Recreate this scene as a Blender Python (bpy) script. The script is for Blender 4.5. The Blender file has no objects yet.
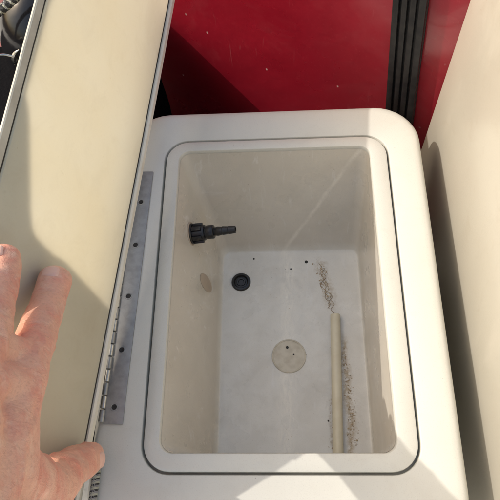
import bpy, bmesh, math, random
from mathutils import Vector, Matrix, noise
random.seed(7)
S = bpy.context.scene
COL = S.collection
# ---------------------------------------------------------------- camera
cam = bpy.data.cameras.new('camera'); co = bpy.data.objects.new('camera', cam); COL.objects.link(co)
Rr = ((0.99785172, 0.0076388, -0.06506604), (0.02123912, 0.90181656, 0.43159679), (0.06197451, -0.43205155, 0.89971697))
M4 = Matrix(((Rr[0][0], Rr[1][0], Rr[2][0]), (Rr[0][1], Rr[1][1], Rr[2][1]), (Rr[0][2], Rr[1][2], Rr[2][2]))).to_4x4()
co.matrix_world = Matrix.Translation((0.01369688, -0.0719519, 0.59282078)) @ M4
cam.sensor_width = 36; cam.lens = 43.2; cam.clip_start = 0.01; cam.clip_end = 200
S.camera = co
S.render.resolution_x = 1024; S.render.resolution_y = 1024
# ---------------------------------------------------------------- sky and sun
SUN = Vector((-1.09, 0.20, 1.0)).normalized()          # towards the sun
elev = math.asin(SUN.z); azim = math.atan2(SUN.x, SUN.y)
w = bpy.data.worlds.new('World'); S.world = w; w.use_nodes = True
wn = w.node_tree; bg = wn.nodes['Background']
sky = wn.nodes.new('ShaderNodeTexSky'); sky.sky_type = 'NISHITA'; sky.sun_disc = False
sky.sun_elevation = elev; sky.sun_rotation = azim; sky.dust_density = 6.5; sky.air_density = 1.7; sky.ozone_density = 1.0
wn.links.new(sky.outputs[0], bg.inputs[0]); bg.inputs[1].default_value = 0.15
sl = bpy.data.lights.new('sun', 'SUN'); so = bpy.data.objects.new('sun', sl); COL.objects.link(so)
sl.energy = 2.0; sl.angle = math.radians(0.5); sl.color = (1.0, 0.93, 0.84)
so.rotation_euler = SUN.to_track_quat('Z', 'Y').to_euler()
S.view_settings.view_transform = 'Standard'; S.view_settings.look = 'None'
S.view_settings.exposure = 0.50; S.view_settings.gamma = 1.0; S.view_settings.use_curve_mapping = False
S.render.engine = 'CYCLES'

# ---------------------------------------------------------------- helpers
def tag(o, label=None, cat=None, group=None, kind=None):
    if label: o['label'] = label
    if cat: o['category'] = cat
    if group: o['group'] = group
    if kind: o['kind'] = kind
    return o
def empty(name, loc, label, cat, group=None):
    o = bpy.data.objects.new(name, None); COL.objects.link(o); o.location = loc; o.empty_display_size = .02
    return tag(o, label, cat, group)
def put(name, bm, mat, parent=None, smooth=True, angle=35, recalc=True):
    if recalc: bmesh.ops.recalc_face_normals(bm, faces=bm.faces[:])
    me = bpy.data.meshes.new(name); bm.to_mesh(me); bm.free()
    me.materials.append(mat)
    if smooth:
        me.shade_smooth(); me.set_sharp_from_angle(angle=math.radians(angle))
    o = bpy.data.objects.new(name, me); COL.objects.link(o)
    if parent:
        o.parent = parent
        off = Vector((0, 0, 0)); q = parent
        while q: off += q.location; q = q.parent
        o.data.transform(Matrix.Translation(-off))
    return o
def NB(): return bmesh.new()
def box(bm, p0, p1, M=None, bev=0):
    r = bmesh.ops.create_cube(bm, size=1)['verts']
    p0, p1 = Vector(p0), Vector(p1); c = (p0+p1)/2; s = p1-p0
    for v in r: v.co = Vector((v.co.x*s.x, v.co.y*s.y, v.co.z*s.z)) + c
    if bev:
        es = list({e for v in r for e in v.link_edges})
        rr = bmesh.ops.bevel(bm, geom=es, offset=bev, segments=2, affect='EDGES', profile=.6)
        r = list({v for f in rr['faces'] for v in f.verts} | {v for v in r if v.is_valid})
    if M:
        for v in r: v.co = M @ v.co
    return r
def rrect(x0, x1, y0, y1, r, z, n=8, side=6):
    pts = []
    cs = [(x1-r, y1-r, 0), (x0+r, y1-r, 90), (x0+r, y0+r, 180), (x1-r, y0+r, 270)]
    for i, (cx, cy, a0) in enumerate(cs):
        for k in range(n+1):
            a = math.radians(a0+90*k/n); pts.append(Vector((cx+r*math.cos(a), cy+r*math.sin(a), z)))
        nx = cs[(i+1) % 4]; a = math.radians(nx[2])
        q = Vector((nx[0]+r*math.cos(a), nx[1]+r*math.sin(a), z)); p = pts[-1]
        for k in range(1, side): pts.append(p.lerp(q, k/side))
    return pts
def loft(bm, rings, close=True, cap=False, capstart=False):
    vs = [[bm.verts.new(p) for p in r] for r in rings]
    n = len(vs[0])
    for a, b in zip(vs, vs[1:]):
        for i in range(n if close else n-1):
            j = (i+1) % n
            bm.faces.new((a[i], a[j], b[j], b[i]))
    if cap: bm.faces.new(vs[-1])
    if capstart: bm.faces.new(vs[0])
    return vs
def lathe(bm, prof, origin, axis, seg=32, cap0=True, cap1=True):
    axis = Vector(axis).normalized(); q = Vector((0, 0, 1)).rotation_difference(axis); o = Vector(origin)
    rings = []
    for r, h in prof:
        rings.append([o + q @ Vector((r*math.cos(2*math.pi*k/seg), r*math.sin(2*math.pi*k/seg), h)) for k in range(seg)])
    loft(bm, rings, cap=cap1, capstart=cap0)
def tube(bm, pts, r, seg=8, cap=True):
    pts = [Vector(p) for p in pts]; rings = []
    up = Vector((0.01, 0.02, 1))
    for i, p in enumerate(pts):
        t = (pts[min(i+1, len(pts)-1)] - pts[max(i-1, 0)]).normalized()
        a = t.cross(up)
        if a.length < 1e-4: a = t.cross(Vector((1, 0, 0)))
        a.normalize(); b = t.cross(a).normalized()
        rr = r[i] if isinstance(r, (list, tuple)) else r
        rings.append([p + rr*(math.cos(2*math.pi*k/seg)*a + math.sin(2*math.pi*k/seg)*b) for k in range(seg)])
    loft(bm, rings, cap=cap, capstart=cap)
def prism(bm, poly, h0, h1, M=None):
    a = [Vector((x, y, h0)) for x, y in poly]; b = [Vector((x, y, h1)) for x, y in poly]
    if M: a = [M @ p for p in a]; b = [M @ p for p in b]
    loft(bm, [a, b], cap=True, capstart=True)

# ---------------------------------------------------------------- materials
class Mt:
    def __init__(s, name, base=(.5, .5, .5), rough=.5, **kw):
        s.m = bpy.data.materials.new(name); s.m.use_nodes = True
        s.t = s.m.node_tree; s.N = s.t.nodes; s.L = s.t.links
        s.b = s.N['Principled BSDF']; s.b.inputs['Base Color'].default_value = (*base, 1); s.b.inputs['Roughness'].default_value = rough
        for k, v in kw.items():
            s.b.inputs[k.replace('_', ' ')].default_value = v
        s.co = s.N.new('ShaderNodeTexCoord').outputs['Object']; s.col = None; s.base = base; s.h = None
    def mapping(s, scale=(1, 1, 1), rot=(0, 0, 0), loc=(0, 0, 0)):
        m = s.N.new('ShaderNodeMapping'); m.inputs['Scale'].default_value = scale; m.inputs['Rotation'].default_value = rot; m.inputs['Location'].default_value = loc
        s.L.new(s.co, m.inputs[0]); return m.outputs[0]
    def noise(s, scale, detail=4, rough=.55, dist=0, vec=None):
        n = s.N.new('ShaderNodeTexNoise'); n.inputs['Scale'].default_value = scale; n.inputs['Detail'].default_value = detail
        n.inputs['Roughness'].default_value = rough; n.inputs['Distortion'].default_value = dist
        s.L.new(vec or s.co, n.inputs['Vector']); return n.outputs['Fac']
    def voro(s, scale, vec=None, feat='F1', out='Distance', rnd=1):
        n = s.N.new('ShaderNodeTexVoronoi'); n.feature = feat; n.inputs['Scale'].default_value = scale; n.inputs['Randomness'].default_value = rnd
        s.L.new(vec or s.co, n.inputs['Vector']); return n.outputs[out]
    def ramp(s, fac, a, b, lo=0., hi=1.):
        n = s.N.new('ShaderNodeMapRange'); n.inputs['From Min'].default_value = a; n.inputs['From Max'].default_value = b
        n.inputs['To Min'].default_value = lo; n.inputs['To Max'].default_value = hi; s.L.new(fac, n.inputs[0]); return n.outputs[0]
    def math(s, op, a, b=0.):
        n = s.N.new('ShaderNodeMath'); n.operation = op
        for i, q in enumerate((a, b)):
            if isinstance(q, (int, float)): n.inputs[i].default_value = q
            else: s.L.new(q, n.inputs[i])
        return n.outputs[0]
    def tint(s, fac, color, amt=1.):
        n = s.N.new('ShaderNodeMix'); n.data_type = 'RGBA'
        f = s.math('MULTIPLY', fac, amt); s.L.new(f, n.inputs[0])
        if s.col: s.L.new(s.col, n.inputs[6])
        else: n.inputs[6].default_value = (*s.base, 1)
        n.inputs[7].default_value = (*color, 1); s.col = n.outputs[2]; s.L.new(s.col, s.b.inputs['Base Color']); return s
    def bump(s, fac, dist, strength=1.):
        n = s.N.new('ShaderNodeBump'); n.inputs['Distance'].default_value = dist; n.inputs['Strength'].default_value = strength
        s.L.new(fac, n.inputs['Height'])
        if s.h: s.L.new(s.h, n.inputs['Normal'])
        s.h = n.outputs[0]; s.L.new(s.h, s.b.inputs['Normal']); return s
    def roughv(s, fac, a, b): s.L.new(s.ramp(fac, .3, .7, a, b), s.b.inputs['Roughness']); return s

def mat_gel():
    k = Mt('gelcoat_offwhite', (.61, .605, .55), .38, Coat_Weight=.25, Coat_Roughness=.2)
    k.tint(k.ramp(k.noise(9, 5), .4, .75), (.57, .555, .49), .6)
    k.tint(k.ramp(k.noise(26, 6, .7, .8), .54, .72), (.54, .52, .46), .4)
    k.tint(k.ramp(k.noise(900, 2), .56, .75), (.48, .46, .42), .45)
    k.tint(k.ramp(k.noise(60, 3, vec=k.mapping((1, .08, 1), (0, 0, .9))), .70, .78), (.80, .79, .76), .5)
    sp = k.math('MULTIPLY', k.ramp(k.voro(70), .04, .025), k.ramp(k.noise(25, 1), .52, .58))
    k.tint(sp, (.16, .12, .08), .7)
    k.roughv(k.noise(14, 3), .3, .5)
    k.bump(k.noise(700, 2), .00012).bump(k.noise(12, 2), .0008)
    return k.m
def mat_basin():
    k = Mt('basin_gelcoat', (.69, .675, .61), .32, Coat_Weight=.35, Coat_Roughness=.10)
    sx = k.N.new('ShaderNodeSeparateXYZ'); k.L.new(k.co, sx.inputs[0]); X, Y, Z = sx.outputs   # object origin (0, .16, -.45)
    wig = k.math('MULTIPLY', k.math('SUBTRACT', k.noise(40, 4), .5), .022)
    XW = k.math('ADD', X, wig)
    def strip(x0, slope, half, y0, y1):
        xc = k.math('ADD', k.math('MULTIPLY', k.math('SUBTRACT', Y, y0-.16), slope), x0)
        d = k.math('ABSOLUTE', k.math('SUBTRACT', XW, xc))
        f = k.ramp(d, half, half*.15)
        f = k.math('MULTIPLY', f, k.ramp(Y, y0-.16-.006, y0-.16+.010)); f = k.math('MULTIPLY', f, k.ramp(Y, y1-.16+.006, y1-.16-.010))
        return k.math('MULTIPLY', f, k.ramp(Z, .306, .3015))
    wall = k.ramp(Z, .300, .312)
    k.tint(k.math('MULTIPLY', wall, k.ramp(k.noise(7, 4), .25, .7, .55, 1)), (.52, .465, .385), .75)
    k.tint(k.ramp(k.noise(18, 6, .65, .4), .48, .72), (.50, .47, .40), .5)
    k.tint(k.ramp(k.noise(34, 6, .7, 1.2, k.mapping((2.2, .5, .6), (0, .3, .2))), .58, .70), (.74, .73, .70), .5)
    k.tint(k.ramp(k.noise(45, 4, .6, .3, k.mapping((.15, 1.6, 1), (0, 0, .5))), .66, .74), (.78, .77, .74), .5)
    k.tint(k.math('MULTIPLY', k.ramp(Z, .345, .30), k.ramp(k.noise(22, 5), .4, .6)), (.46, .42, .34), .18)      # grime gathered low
    # reflected sun streak painted down the floor, mixed with chalky residue
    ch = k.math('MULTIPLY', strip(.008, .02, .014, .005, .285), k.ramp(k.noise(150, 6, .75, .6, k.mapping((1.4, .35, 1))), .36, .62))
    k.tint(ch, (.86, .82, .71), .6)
    # reflected sun painted as a pale diagonal on the back wall
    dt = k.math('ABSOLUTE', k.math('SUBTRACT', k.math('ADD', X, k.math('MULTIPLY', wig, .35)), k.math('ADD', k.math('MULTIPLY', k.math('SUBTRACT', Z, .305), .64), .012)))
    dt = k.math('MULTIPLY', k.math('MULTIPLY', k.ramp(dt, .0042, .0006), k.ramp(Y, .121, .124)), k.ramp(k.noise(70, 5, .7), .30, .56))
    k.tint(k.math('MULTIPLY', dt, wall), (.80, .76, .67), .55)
    # tan silt above and beside the tube
    k.tint(k.math('MULTIPLY', strip(.070, -.17, .011, .198, .268), k.ramp(k.noise(190, 4, .7), .40, .60)), (.40, .32, .20), .95)
    k.tint(k.math('MULTIPLY', strip(.0855, -.03, .0075, .008, .160), k.ramp(k.noise(210, 4, .7), .36, .56)), (.40, .32, .20), .95)
    k.tint(k.math('MULTIPLY', strip(.0615, .0, .0030, .010, .09), k.ramp(k.noise(210, 4, .7), .42, .6)), (.40, .33, .22), .7)
    sp = k.math('MULTIPLY', k.ramp(k.voro(95), .06, .03), k.ramp(k.noise(16, 2), .48, .58))
    k.tint(sp, (.16, .12, .07), .8)
    k.tint(k.ramp(k.noise(1200, 1), .60, .75), (.45, .42, .37), .4)
    k.roughv(k.noise(20, 4), .2, .45)
    k.bump(k.noise(500, 2), .00012).bump(k.noise(16, 2), .0012)
    return k.m
def mat_red():
    k = Mt('red_gelcoat', (.30, .010, .024), .30, Coat_Weight=.6, Coat_Roughness=.08)
    k.tint(k.ramp(k.noise(6, 4), .35, .7), (.22, .005, .014), .6)
    ch = k.math('MULTIPLY', k.ramp(k.voro(44, vec=k.mapping((1, 1, .7))), .085, .045), k.ramp(k.noise(15, 2), .53, .58))
    k.tint(ch, (.62, .42, .40), .9)
    scr = k.math('MULTIPLY', k.ramp(k.noise(110, 3, .6, .6, k.mapping((1.2, 1, .10), (.25, .4, .2))), .66, .72), k.ramp(k.noise(9, 2), .46, .58))
    k.tint(scr, (.42, .12, .13), .35)
    k.tint(k.ramp(k.noise(400, 2), .62, .8), (.42, .06, .07), .35)
    k.tint(k.ramp(k.noise(5, 6, .7, .5), .50, .72), (.34, .07, .08), .35)
    k.roughv(k.noise(11, 4), .22, .42)
    k.bump(k.noise(14, 3), .0015)
    return k.m
def mat_beige():
    k = Mt('beige_gelcoat', (.46, .44, .375), .36, Coat_Weight=.25, Coat_Roughness=.2)
    k.tint(k.ramp(k.noise(5, 4), .35, .7), (.40, .37, .31), .6)
    k.tint(k.ramp(k.noise(800, 2), .6, .75), (.48, .42, .33), .4)
    k.tint(k.math('MULTIPLY', k.ramp(k.voro(60), .05, .03), k.ramp(k.noise(21, 1), .54, .6)), (.30, .22, .14), .6)
    k.tint(k.ramp(k.noise(22, 4, .6, .5, k.mapping((1, .6, .3))), .60, .74), (.53, .50, .43), .5)
    k.tint(k.ramp(k.noise(35, 6, .7, .8), .56, .72), (.38, .34, .27), .35)
    k.bump(k.noise(600, 2), .00012).bump(k.noise(9, 2), .0015)
    return k.m
def mat_lid(trans=True):
    k = Mt('lid_fibreglass' if trans else 'lid_edge_fibreglass', (.77, .735, .63), .4, Coat_Weight=.15, Coat_Roughness=.25)
    k.tint(k.ramp(k.noise(6, 4), .4, .75), (.68, .63, .52), .5)
    k.tint(k.ramp(k.noise(30, 6, .7, .6), .52, .70), (.60, .55, .45), .45)
    k.tint(k.ramp(k.noise(14, 6, .75, 1.4, k.mapping((1, .5, .7), (.2, 0, .3))), .56, .66), (.62, .57, .47), .4)
    k.tint(k.ramp(k.noise(80, 4, .6, .5, k.mapping((.2, 1.2, .6), (0, 0, .2))), .70, .75), (.52, .47, .38), .4)
    k.tint(k.ramp(k.noise(900, 2), .6, .75), (.54, .48, .38), .35)
    k.tint(k.math('MULTIPLY', k.ramp(k.voro(75), .05, .03), k.ramp(k.noise(24, 1), .55, .6)), (.35, .25, .15), .5)
    k.bump(k.noise(500, 2), .00012).bump(k.noise(10, 2), .0012)
    if trans:
        tr = k.N.new('ShaderNodeBsdfTranslucent'); tr.inputs[0].default_value = (1, .95, .80, 1)
        n = k.N.new('ShaderNodeMixRGB'); n.inputs[1].default_value = (1, .98, .88, 1); n.inputs[2].default_value = (.98, .94, .80, 1)
        k.L.new(k.ramp(k.noise(8, 4), .35, .7), n.inputs[0]); k.L.new(n.outputs[0], tr.inputs[0])
        mx = k.N.new('ShaderNodeMixShader'); mx.inputs[0].default_value = .50
        k.L.new(k.b.outputs[0], mx.inputs[1]); k.L.new(tr.outputs[0], mx.inputs[2])
        k.L.new(mx.outputs[0], k.N['Material Output'].inputs[0])
    return k.m
def mat_skin():
    k = Mt('skin', (.78, .42, .30), .42, Subsurface_Weight=.18, Subsurface_Scale=.006)
    k.b.inputs['Subsurface Radius'].default_value = (1, .35, .2)
    k.tint(k.ramp(k.noise(38, 4), .42, .68), (.72, .25, .18), .85)
    k.tint(k.ramp(k.noise(75, 4, .6, .4), .52, .7), (.84, .56, .42), .6)
    k.tint(k.ramp(k.noise(420, 3), .5, .75), (.45, .21, .15), .35)
    k.bump(k.voro(620, feat='DISTANCE_TO_EDGE'), .0004, .6).bump(k.noise(160, 3), .0011, .8)
    k.bump(k.noise(90, 4, .6, 1.5, k.mapping((.5, 2.2, .8))), .0011, .7)
    return k.m
def simple(name, base, rough, sc=200, b2=None, bump=.0002, **kw):
    k = Mt(name, base, rough, **kw)
    k.tint(k.ramp(k.noise(sc, 4), .4, .7), b2 or tuple(c*.7 for c in base), .6)
    k.bump(k.noise(sc*2, 3), bump)
    return k.m
GEL, BASIN, RED, BEIGE, LID, LIDE, SKIN = mat_gel(), mat_basin(), mat_red(), mat_beige(), mat_lid(), mat_lid(False), mat_skin()
KNUCK = simple('worn_steel', (.50, .50, .48), .38, 200, (.30, .28, .24), Metallic=.9)
TANE = simple('tan_edge', (.56, .51, .41), .5, 60, (.38, .34, .27))
BOARD = simple('shade_board_white', (.74, .72, .66), .7, 60, (.66, .63, .56))
GLOSS = simple('glossy_black', (.008, .008, .010), .12, 30, (.014, .014, .016), bump=.0003)
BLACK = simple('black_plastic', (.010, .010, .011), .3, 200, (.02, .019, .018))
RUBBER = simple('black_rubber', (.010, .010, .011), .45, 90, (.028, .026, .025))
GASKET = simple('dark_gasket', (.03, .026, .022), .7)
STEEL = simple('dull_steel', (.36, .365, .36), .5, 120, (.24, .24, .235), Metallic=.75)
CHROME = simple('bright_steel', (.62, .62, .60), .24, 160, (.42, .40, .36), Metallic=1.)
HOLE = simple('dark_hole', (.02, .018, .016), .6)
PIPE = simple('aged_plastic', (.66, .61, .46), .4, 60, (.56, .50, .36))
DISC = simple('weathered_disc', (.58, .54, .44), .55, 110, (.40, .35, .26))
STAINP = simple('faded_plug', (.42, .35, .27), .45, 160, (.38, .32, .26))
GRIT = simple('sand_grit', (.44, .35, .23), .8, 400, (.22, .16, .10))
WEED = simple('dried_weed', (.42, .33, .22), .8, 400, (.2, .14, .09))
DECK = simple('pale_deck', (.60, .58, .54), .6, 40, (.52, .50, .45), bump=.002)
CORD = simple('grey_cord', (.30, .30, .30), .8, 300, (.12, .12, .12))
CORDB = simple('black_cord', (.03, .03, .03), .7, 300)
CORDY = simple('pale_cord', (.45, .45, .36), .8, 300)
_n = Mt('fingernail', (.80, .50, .40), .28, Subsurface_Weight=.2, Subsurface_Scale=.003); _n.tint(_n.ramp(_n.noise(200, 3), .4, .7), (.76, .44, .36), .5); NAIL = _n.m
BAG = simple('black_cloth', (.007, .007, .008), .9, 120, bump=.001, Specular_IOR_Level=.04)

# ---------------------------------------------------------------- structure
bm = NB(); box(bm, (-4, -4, -.50), (4, 4, -.45)); tag(put('deck', bm, DECK), kind='structure')
# red wall (skewed): origin at the corner, X axis runs along the wall to the left
ex = Vector((-1, .55, 0)).normalized(); ez = Vector((0, 0, 1)); ey = ez.cross(ex)      # ey points back? fixed below
if ey.y < 0: ey = -ey
WM = Matrix(((ex.x, ey.x, 0, .204), (ex.y, ey.y, 0, .424), (0, 0, 1, 0), (0, 0, 0, 1)))
red = empty('red_wall', (.0, .5, -.45), 'glossy red gelcoat wall with chips and scratches behind the open box', 'wall')
bm = NB(); box(bm, (-.2, 0, -.449), (1.3, .03, .175), WM); put('wall_panel', bm, RED, red, False)
bm = NB(); box(bm, (.033, -.0035, -.40), (.072, -.0004, .172), WM, .001)
SH = lambda bm: [setattr(q, 'co', WM @ (lambda l: Vector((l.x + l.z*.10 - .0065, l.y, l.z)))(WM.inverted() @ q.co)) for q in bm.verts]
SH(bm); strip = put('rubber_strip', bm, RUBBER, red)
for i, (a, b) in enumerate(((.0335, .0415), (.0445, .0515), (.0545, .0610), (.0640, .0715))):
    bm = NB(); box(bm, (a, -.0085, -.399), (b, -.0030, .171), WM, .0015); SH(bm); put('rib', bm, RUBBER, strip)
beige = empty('beige_wall', (.22, .0, -.45), 'smooth cream fibreglass wall along the right side of the box', 'wall')
bm = NB(); box(bm, (.203, -.9, -.449), (.26, .420, .30), None, .004); put('wall_panel', bm, BEIGE, beige)

# ---------------------------------------------------------------- the tank box
boxo = empty('bait_tank_box', (0, .16, -.45), 'off-white fibreglass tank box with its lid open and dirty empty basin', 'tank box')
bm = NB()
O = lambda i, z: rrect(-.180+i, .174-i, -.088+i, .406-i, .052-i, z)
G = lambda i, z: rrect(-.1305+i, .1345-i, -.0195+i, .3615-i, .028-i*.7, z)
rings = [O(.006, -.034), O(.0005, -.033), O(0, -.030), O(0, -.010), O(.0012, -.005), O(.0035, -.002), O(.007, -.0005), O(.012, 0),
         G(-.0016, 0), G(-.0004, -.0006), G(.0002, -.002), G(.0005, -.014), G(.0029, -.014)]
loft(bm, rings); put('rim', bm, GEL, boxo, recalc=True)
bm = NB()
T = lambda i, z: rrect(-.1125+i, .1125-i, 0+i, .345-i, .013-i*.3, z)
rings = [G(.0029, -.0135), G(.0024, -.002), G(.0028, .0002), G(.0048, .0012), T(-.0022, .0013), T(-.0008, .0008), T(0, -.0006), T(.0004, -.004)]
loft(bm, rings); put('inner_lip', bm, GEL, boxo)
bm = NB()
F = lambda i, z: rrect(-.0755+i, .1100-i, .004+i, .283-i, .012-i*.6, z)
top = T(.0005, -.0035); flo = F(0, -.15)
def mixr(t): return [a.lerp(b, t) for a, b in zip(top, flo)]
rings = [top, mixr(.25), mixr(.5), mixr(.75), mixr(.97), F(.0004, -.1480), F(.0012, -.1493), F(.0028, -.150)]
loft(bm, rings, cap=True)
for f in bm.faces: f.normal_update()
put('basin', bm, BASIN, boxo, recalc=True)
bm = NB(); loft(bm, [O(.014, -.0345), O(.016, -.10), O(.02, -.449)], cap=True)
put('cabinet', bm, GEL, boxo)
# drain fitting on floor
zf = -.150
bm = NB(); lathe(bm, [(.0128, 0), (.0128, .0015), (.0118, .003), (.0095, .0034), (.0085, .0022), (.0080, .0006)], (-.049, .237, zf), (0, 0, 1), cap0=False, cap1=False)
dr = put('drain_fitting', bm, BLACK, boxo)
bm = NB(); lathe(bm, [(.0082, .0005), (.0060, .0008), (.0055, .0018), (.0038, .0018), (.0034, .0006)], (-.049, .237, zf), (0, 0, 1), cap0=False); put('drain_hole', bm, BLACK, dr)
bm = NB(); lathe(bm, [(.0217, 0), (.0216, .0009), (.0208, .0015), (.0200, .0013), (.0196, .0007), (.0190, .0008), (.0002, .0010)], (.013, .135, zf), (0, 0, 1), 40, False, False)
dd = put('drain_disc', bm, DISC, boxo); dd['label'] = 'weathered round cover set in the basin floor'
bm = NB(); lathe(bm, [(.0018, .0008), (.0018, .0013), (.001, .0016)], (.011, .146, zf), (0, 0, 1), 12); put('disc_screw', bm, HOLE, dd)
bm = NB(); lathe(bm, [(.0012, .0008), (.0012, .0012)], (.019, .137, zf), (0, 0, 1), 12); put('disc_screw', bm, HOLE, dd)
for (x, y, r) in ((.039, .265, .0021), (-.032, .271, .0012), (.018, .255, .0011), (.064, .034, .0013), (.0585, .055, .001)):
    bm = NB(); lathe(bm, [(r, 0), (r, .0004), (r*.6, .0009)], (x, y, zf), (0, 0, 1), 12, False); put('screw_head', bm, HOLE, boxo)
# faded plug on the left wall, hose connector above it
wn_ = Vector((.15, 0, .037)).normalized()
bm = NB(); lathe(bm, [(.0102, 0), (.0102, .0003), (.0092, .0006)], Vector((-.0886, .2147, -.0968)), wn_, 32)
wd_ = Vector((.037, 0, -.15)).normalized(); pc_ = Vector((-.0886, .2147, -.0968))
for q in bm.verts: q.co += wd_*((q.co-pc_).dot(wd_))*.95
put('wall_plug', bm, STAINP, boxo)
ho = Vector((-.1015, .2585, -.047)); ax = Vector((.985, .0, .17)).normalized()
bm = NB(); lathe(bm, [(.0128, -.002), (.0130, .0018), (.0122, .0030), (.0098, .0032), (.0098, .016), (.0092, .0175), (.0070, .0178), (.0070, .020)], ho, ax, 32)
hc = put('hose_connector', bm, BLACK, boxo)
bm = NB()
for k in range(6):
    a = 2*math.pi*k/6; q = Vector((0, 0, 1)).rotation_difference(ax)
    Mx = Matrix.Translation(ho) @ q.to_matrix().to_4x4() @ Matrix.Rotation(a, 4, 'Z')
    box(bm, (.0085, -.0028, .0034), (.0122, .0028, .0150), Mx, .0007)
put('grip_lug', bm, BLACK, hc)
bm = NB(); lathe(bm, [(.0148, -.003), (.0148, .0004), (.0140, .0010), (.0128, .0010)], ho, ax, 32); put('sealing_washer', bm, STAINP, hc)
bm = NB(); lathe(bm, [(.0068, .019), (.0082, .0195), (.0085, .021), (.0085, .0275), (.0078, .0285), (.0052, .029), (.0054, .032), (.0058, .033), (.0050, .039), (.0055, .0395), (.0047, .046), (.0052, .0465), (.0044, .055), (.0030, .0553), (.0026, .050)], ho, ax, 24)
put('barbed_spout', bm, BLACK, hc)
# hinge on the left rim
hang = math.radians(-1.5)
HM = Matrix.Translation((-.1700, .027, 0)) @ Matrix.Rotation(hang, 4, 'Z')
bm = NB(); box(bm, (.0, 0, .0003), (.0200, .291, .0022), HM, .0005)
hg = put('hinge', bm, STEEL, boxo); hg['label'] = 'long dull steel piano hinge plate'
n = 22
for k in range(n):
    y0 = .001 + k*.291/n
    bm = NB(); lathe(bm, [(.0026, 0), (.0030, .0004), (.0030, .291/n-.0016), (.0026, .291/n-.0012)], HM @ Vector((-.0012, y0, .0032)), HM.to_3x3() @ Vector((0, 1, 0)), 12)
    put('knuckle', bm, KNUCK if k % 2 else STEEL, hg)
for (x, y) in ((-.1535, .276), (-.155, .221), (-.157, .160), (-.1585, .101), (-.160, .043)):
    bm = NB(); lathe(bm, [(.0040, .0022), (.0038, .0027), (.0031, .0028), (.0026, .0024)], (x, y, 0), (0, 0, 1), 24, True, False); sc_ = put('screw_rim', bm, STEEL, hg)
    bm = NB(); lathe(bm, [(.0026, .0023), (.0024, .0026), (.0014, .0026), (.0010, .0024)], (x, y, 0), (0, 0, 1), 20); put('screw', bm, HOLE, hg)

# ---------------------------------------------------------------- the lid
u = Vector((.11957, .98322, .1378)).normalized(); v = Vector((-.20236, -.11175, .97291)); v = (v-u*v.dot(u)).normalized(); nn = u.cross(v)
P0 = Vector((-.1814, .0058, .012))
LM = Matrix(((u.x, v.x, nn.x, P0.x), (u.y, v.y, nn.y, P0.y), (u.z, v.z, nn.z, P0.z), (0, 0, 0, 1)))
lid = empty('open_tank_lid', P0, 'cream fibreglass lid standing open on its hinge, glowing with sun behind it', 'lid')
A1 = .525
def near(b):      # near end of the lid follows a cut corner
    return .002 + (b-.149)*1.05 if b > .149 else .002 + (b-.149)*.85
def band(b0, b1, h0, h1, name, mat, bev=.0015, far0=.520, far1=.520):
    bm = NB(); N_ = 24; rings = []
    for i in range(N_+1):
        t = i/N_; a0, a1 = near(b0), near(b1)
        A, B = a0+(far0-a0)*t, a1+(far1-a1)*t
        def dn(a): return max(0, a-.35)/.15*(-.030) if b1 > .15 else 0
        q0 = b0 + (dn(A) if b0 > .15 else 0); q1 = b1 + dn(B)
        rings.append([LM @ Vector((x, y, z)) for x, y, z in ((A, q0, h0), (B, q1, h0), (B, q1, h1-bev), (B, q1-bev, h1), (A, q0+bev, h1), (A, q0, h1-bev))])
    loft(bm, rings, cap=True, capstart=True)
    return put(name, bm, mat, lid)
band(.0045, .1950, -.0004, .0016, 'panel', LID, .0008)
band(-.0065, .0020, -.004, .0045, 'edge_trim', LIDE, .0018)
band(.1975, .2065, -.0004, .0020, 'edge_trim', TANE, .0009)
band(.0016, .0049, -.0030, .0010, 'gasket', GASKET, .0004)
band(.1945, .1975, -.0030, .0002, 'gasket', GASKET, .0004)
poly = [(-.150, .0), (.128, .0), (.136, .03), (.146, .07), (.153, .1), (.153, .115), (.157, .135), (.162, .150), (.175, .158), (.247, .187), (.258, .1945), (.048, .1945), (.002, .149), (-.05, .10)]
bm = NB(); prism(bm, poly, -.0050, -.0006, LM); bk = put('added_shade_board', bm, BOARD, lid, False)  # unseen board added behind the panel, cut to shade its lower part

# ---------------------------------------------------------------- things inside the tank
bm = NB()
pa, pb = Vector((.0735, .187, zf+.0064)), Vector((.0675, .008, zf+.0064))
ax = (pb-pa).normalized(); L = (pb-pa).length
lathe(bm, [(.0036, .004), (.0040, 0), (.0058, 0), (.0062, .0006), (.0062, L*.3), (.0062, L*.7), (.0062, L)], pa, ax, 24)
tb = empty('plastic_tube', pa, 'pale cream plastic tube lying on the basin floor', 'tube')
put('tube_wall', bm, PIPE, tb)
bm = NB(); lathe(bm, [(.0037, .0012), (.001, .0014)], pa, ax, 20); put('tube_bore', bm, HOLE, tb)
bm = NB()
_b = bmesh.new(); bmesh.ops.create_icosphere(_b, subdivisions=1, radius=1); _b.verts.index_update()
GV = [v_.co.copy() for v_ in _b.verts]; GF = [[q.index for q in f.verts] for f in _b.faces]; _b.free(); gv, gf = [], []
def grain(x, y, s):
    kx, ky, kz = (random.uniform(.6, 1.3) for _ in range(3)); a = random.random()*6; o = len(gv)
    for c in GV:
        p = Vector((c.x*kx, c.y*ky, c.z*kz*.6)) * (s*random.uniform(.8, 1.15))
        gv.append((p.x*math.cos(a)-p.y*math.sin(a)+x, p.x*math.sin(a)+p.y*math.cos(a)+y, zf + .0003 + p.z))
    gf.extend([[i+o for i in f] for f in GF])
for _ in range(170):
    t = random.random(); y = .262 - t*.064; x = .056 + .010*t + math.sin(t*9)*.002
    grain(x+random.gauss(0, .0030*(1.3-t)), y, random.choice((.00025, .0003, .0004, .0006, .0011))*random.uniform(.7, 1.2))
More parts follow.
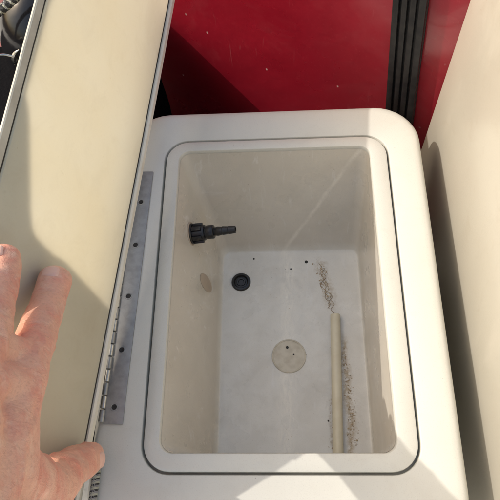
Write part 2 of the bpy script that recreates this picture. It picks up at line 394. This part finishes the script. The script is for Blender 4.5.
for _ in range(260):
    t = random.random()**.8; y = .150-.125*t; x = .0815 + .004*math.sin(t*2.2) + t*.002
    grain(x+random.gauss(0, .0012+.0028*t), y, random.choice((.00025, .0003, .0004, .0006, .0011))*random.uniform(.7, 1.2))
for _ in range(90): grain(random.uniform(-.065, .1), random.uniform(.02, .272), random.uniform(.00015, .0004))
for _ in range(40): grain(.0615+random.gauss(0, .0015), random.uniform(.02, .07), random.uniform(.0002, .0006))
gm = bpy.data.meshes.new('sand_grit'); gm.from_pydata(gv, [], gf); gm.materials.append(GRIT); go = bpy.data.objects.new('sand_grit', gm); COL.objects.link(go)
tag(go, 'brown sandy grit scattered over the basin floor beside the tube', 'grit', kind='stuff')
for k, (x, y, yy, lab) in enumerate(((.0555, .262, .198, 'longest curly strand of dried weed above the tube end'), (.060, .255, .205, 'middle curly strand of dried weed above the tube end'), (.063, .240, .190, 'short curly strand of dried weed nearest the tube end'))):
    bm = NB(); N_ = 30
    pts = [(x + .010*i/N_ + .0022*math.sin(i*.75+k*2) + .0015*math.sin(i*.31+k), y+(yy-y)*i/N_, zf+.0006+.0003*math.sin(i)) for i in range(N_+1)]
    tube(bm, pts, .00032, 5); tag(put('weed_strand', bm, WEED), lab, 'weed', 'curly weed strands on the basin floor')

# ---------------------------------------------------------------- cords and dark gear
def braid(name, pts, R, r, turns, mats, label, cat):
    e = empty(name, pts[0], label, cat)
    pts = [Vector(p) for p in pts]; N_ = 160
    def at(t):
        f = t*(len(pts)-1); i = min(int(f), len(pts)-2); return pts[i].lerp(pts[i+1], f-i)
    for s, m in mats:
        bm = NB(); P = []
        for i in range(N_+1):
            t = i/N_; c = at(t); d = (at(min(1, t+.02))-at(max(0, t-.02))).normalized()
            a = d.cross(Vector((0, 0, 1))).normalized(); b = d.cross(a)
            ph = s + turns*2*math.pi*t*(1 if int(s*10) % 2 == 0 else -1)
            P.append(c + R*(math.cos(ph)*a + math.sin(ph)*b))
        tube(bm, P, r, 6); put('strand', bm, m, e)
braid('grey_cord', [(-.1695, -.008, .0045), (-.170, -.03, .004), (-.1715, -.055, .004), (-.174, -.10, .001)], .0022, .0018, 14,
      [(0, CORD), (2.0, CORDB), (4.2, CORDY), (1.1, CORD), (3.3, CORDY)], 'grey braided cord lying on the rim below the thumb', 'cord')
braid('black_rope', [(-.40, .36, .112), (-.315, .405, .140), (-.265, .430, .160), (-.238, .450, .172)], .0028, .0023, 24,
      [(0, CORDB), (2.0, CORDY), (4.2, CORDB), (1.1, CORDB), (3.3, CORD), (5.3, CORDB)], 'black and grey braided rope crossing the red wall', 'rope')
cw = empty('black_reel', (-.262, .44, .05), 'dark glossy rounded housing behind the lid', 'housing')
bm = NB(); vs = bmesh.ops.create_uvsphere(bm, u_segments=40, v_segments=24, radius=1)['verts']
for q in vs: q.co = Vector((q.co.x*.056-.268, q.co.y*.05+.465, q.co.z*.090+.050))
put('shell', bm, GLOSS, cw)
bm = NB(); P = []
for i in range(13):
    a = math.radians(-60+120*i/12); P.append((-.262-.022*math.cos(a), .405, .098+.020*math.sin(a)))
tube(bm, P, [.0006+.0034*math.sin(math.pi*i/12) for i in range(13)], 10); put('bright_bail', bm, CHROME, cw)
bm = NB(); P = [(-.283, .405, .106), (-.292, .403, .1115), (-.302, .402, .112), (-.311, .401, .107), (-.314, .400, .098), (-.309, .400, .092)]
tube(bm, P, .0013, 8); put('wire_handle', bm, CHROME, cw)
bm = NB()
box(bm, (-.80, .02, -.449), (-.190, .630, -.030), None, .008)
bmesh.ops.subdivide_edges(bm, edges=bm.edges[:], cuts=14, use_grid_fill=True)
for q in bm.verts:
    if q.co.y > .45: q.co.y += min(.035, max(0, -.55*(q.co.x+.19))) - min(.10, max(0, -1.2*(q.co.x+.25)))
    e = noise.noise(q.co*9)*.008 + noise.noise(q.co*28)*.003
    q.co.z += e if q.co.z > -.4 else 0; q.co.x += -abs(e)*.6
tag(put('black_bag', bm, BAG, angle=60), 'large black cloth bag lying between the box and the red wall', 'bag')
bm = NB(); sd = SUN.normalized(); pd = sd.cross(u).normalized()  # unseen roll added to stop sun slipping under the raised lid
if pd.z > 0: pd = -pd
c0 = P0 + sd*.075 + pd*.0385
tube(bm, [c0 + u*(-.12+.60*i/30) + Vector((0, 0, .001*math.sin(i*1.3))) for i in range(31)], [.0385+.0008*math.sin(i*2.1) for i in range(31)], 28)
tag(put('sun_blocker_mat', bm, BAG), 'unseen black mat roll added behind the lid to block sun under its edge', 'mat')
# ---------------------------------------------------------------- hand
FING = dict(
 index=[(-0.1756, 0.1152, 0.1527, 0.0134), (-0.1735, 0.089, 0.1648, 0.014), (-0.1654, 0.0557, 0.1935, 0.0142), (-0.1541, 0.0068, 0.2363, 0.017)],
 middle=[(-0.1874, 0.1052, 0.2176, 0.0124), (-0.1829, 0.0818, 0.2242, 0.013), (-0.1729, 0.0492, 0.2437, 0.0132), (-0.1605, 0.0023, 0.2769, 0.0147)],
 ring=[(-0.1959, 0.085, 0.2575, 0.0108), (-0.1891, 0.0605, 0.2672, 0.0112), (-0.1781, 0.031, 0.2838, 0.0111), (-0.1677, -0.0084, 0.3066, 0.0128)],
 pinky=[(-0.2044, 0.0522, 0.2761, 0.0085), (-0.1984, 0.0336, 0.284, 0.009), (-0.1891, 0.0101, 0.2983, 0.0091), (-0.1749, -0.0212, 0.3233, 0.0106)],
 thumb=[(-0.1688, -0.0095, 0.0366, 0.0146), (-0.17, -0.0228, 0.0811, 0.0166), (-0.1664, -0.0440, 0.1387, 0.0215), (-0.1544, -0.0598, 0.2239, 0.0197)],
)
W0, W1, W2, W3 = [(-0.1503, -0.0413, 0.2435, 0.0208), (-0.147, -0.0763, 0.2798, 0.027), (-0.1351, -0.1274, 0.3124, 0.0238), (-0.1261, -0.2084, 0.3105, 0.0238)]
def capsule(bm, a, b, seg=20):
    pa, ra, pb, rb = Vector(a[:3]), a[3], Vector(b[:3]), b[3]
    d = pb-pa; L = max(d.length, 1e-6); d = d/L; prof = []
    for i in range(1, 7): t = math.pi/2*i/6; prof.append((ra*math.sin(t), -ra*math.cos(t)))
    for i in range(0, 6): t = math.pi/2*i/6; prof.append((rb*math.cos(t), L+rb*math.sin(t)))
    lathe(bm, prof, pa, d, seg)
bm = NB()
for k, J in FING.items():
    for a, b in zip(J, J[1:]): capsule(bm, a, b)
for k in ('index', 'middle', 'ring', 'pinky'):
    m = FING[k][3]; capsule(bm, m, (W1[0], W1[1]+.006, W1[2], W1[3]*.85))
capsule(bm, FING['index'][3], W0); capsule(bm, FING['index'][3], FING['middle'][3]); capsule(bm, FING['middle'][3], FING['ring'][3]); capsule(bm, FING['ring'][3], FING['pinky'][3])
capsule(bm, FING['thumb'][3], W1); capsule(bm, FING['thumb'][3], W0); capsule(bm, FING['thumb'][2], W0)
i3 = FING['index'][3]; t2 = FING['thumb'][2]
i2, m2, m3 = FING['index'][2], FING['middle'][2], FING['middle'][3]
mid = lambda a, b, t: [a[q]+(b[q]-a[q])*t for q in range(3)]
capsule(bm, (*mid(i2, i3, .45), .0125), (*mid(m2, m3, .45), .0125))
capsule(bm, (t2[0]-.004, t2[1], t2[2]+.02, .013), (i3[0]-.004, i3[1]-.012, i3[2], .014))
capsule(bm, W1, W2); capsule(bm, W2, W3)
me = bpy.data.meshes.new('hand_src'); bm.to_mesh(me); bm.free()
ho_ = bpy.data.objects.new('hand_src', me); COL.objects.link(ho_)
md = ho_.modifiers.new('r', 'REMESH'); md.mode = 'VOXEL'; md.voxel_size = .0015
sm = ho_.modifiers.new('s', 'SMOOTH'); sm.factor = .5; sm.iterations = 9
dg = bpy.context.evaluated_depsgraph_get(); me2 = bpy.data.meshes.new_from_object(ho_.evaluated_get(dg))
bpy.data.objects.remove(ho_)
CAMV = Vector((0.0137, -.072, .5928))
_N = [q.vector.copy() for q in me2.vertex_normals]
_P = [q.co.copy() for q in me2.vertices]; _O = []
for p, nrm in zip(_P, _N):
    d = 0
    for k, J in FING.items():
        for ji, amp in ((1, .0006), (2, .0012)):
            c = Vector(J[ji][:3]); axd = (Vector(J[ji-1][:3])-Vector(J[ji+1][:3])).normalized()
            q = p-c; s = q.dot(axd); lat = (q-axd*s).length
            if lat < J[ji][3]*1.5 and abs(s) < .014:
                g = math.exp(-(s/.0065)**2)
                side = max(0, nrm.dot((CAMV-c).normalized()))
                wv = s + .0012*noise.noise(p*220)
                d += amp*g*side*(math.cos(wv*2*math.pi/.0036)-.3) + .0007*g*side
    q3 = p*34; vn = abs(noise.noise(Vector((q3.x*1.6, q3.y*.45, q3.z*1.2)) + Vector((3.1, 0, 0))))
    if p.y < .05: d += .0011*max(0, 1-vn*6)
    d += .0013*noise.noise(p*38) + .0009*noise.noise(p*80) + .00025*noise.noise(p*160)
    _O.extend(p + nrm*d)
me2.vertices.foreach_set('co', _O); me2.update()
# tendons on the back of the hand
me2.materials.clear(); me2.materials.append(SKIN); me2.shade_smooth()
person = empty('person', W3[:3], 'left hand pressing the open lid, fingers spread and thumb hooked low', 'person')
hnd = bpy.data.objects.new('hand', me2); COL.objects.link(hnd); hnd.parent = person; me2.transform(Matrix.Translation(-Vector(W3[:3])))
def nail(J, side, wd, ln, up=.0):
    tip, dip = Vector(J[0][:3]), Vector(J[1][:3]); r = J[0][3]
    axd = (tip-dip).normalized(); o = Vector(side); o = (o-axd*o.dot(axd)).normalized(); l = axd.cross(o)
    bm = NB(); gr = []
    for lay in (0, 1):
        g = []
        for i in range(11):
            t = i/10; row = []
            for j in range(11):
                a = (j/10-.5)*2; x = a*wd
                end = 1 - .20*abs(a)**2.5; beg = .16*abs(a)**2.2
                ss = -.72*ln + ln*(beg + (end-beg)*t)
                z = max(0, ss)/r; base = r*math.sqrt(max(.2, 1-(z*.80)**2)) + .0004
                edge = max(abs(a), abs(2*t-1))**8
                rr = base + .0006*(1-edge) - (.0022 if lay else 0) - .0006*edge
                ang = x/r
                row.append(bm.verts.new(tip + axd*ss + o*(rr*math.cos(ang)) + l*(rr*math.sin(ang))))
            g.append(row)
        gr.append(g)
    A, B = gr
    for i in range(10):
        for j in range(10):
            bm.faces.new((A[i][j], A[i][j+1], A[i+1][j+1], A[i+1][j])); bm.faces.new((B[i][j], B[i+1][j], B[i+1][j+1], B[i][j+1]))
    for i in range(10):
        bm.faces.new((A[i][0], A[i+1][0], B[i+1][0], B[i][0])); bm.faces.new((A[i][10], B[i][10], B[i+1][10], A[i+1][10]))
        bm.faces.new((A[0][i], B[0][i], B[0][i+1], A[0][i+1])); bm.faces.new((A[10][i], A[10][i+1], B[10][i+1], B[10][i]))
    put('fingernail', bm, NAIL, person)
nail(FING['index'], (.05, -.38, .9), .0075, .013)
nail(FING['middle'], (-.1, -.3, .9), .0072, .012)
nail(FING['thumb'], (.62, -.25, .75), .0080, .014)
nail(FING['ring'], (-.1, -.2, .9), .0068, .012)
nail(FING['pinky'], (-.1, -.2, .9), .0055, .010)
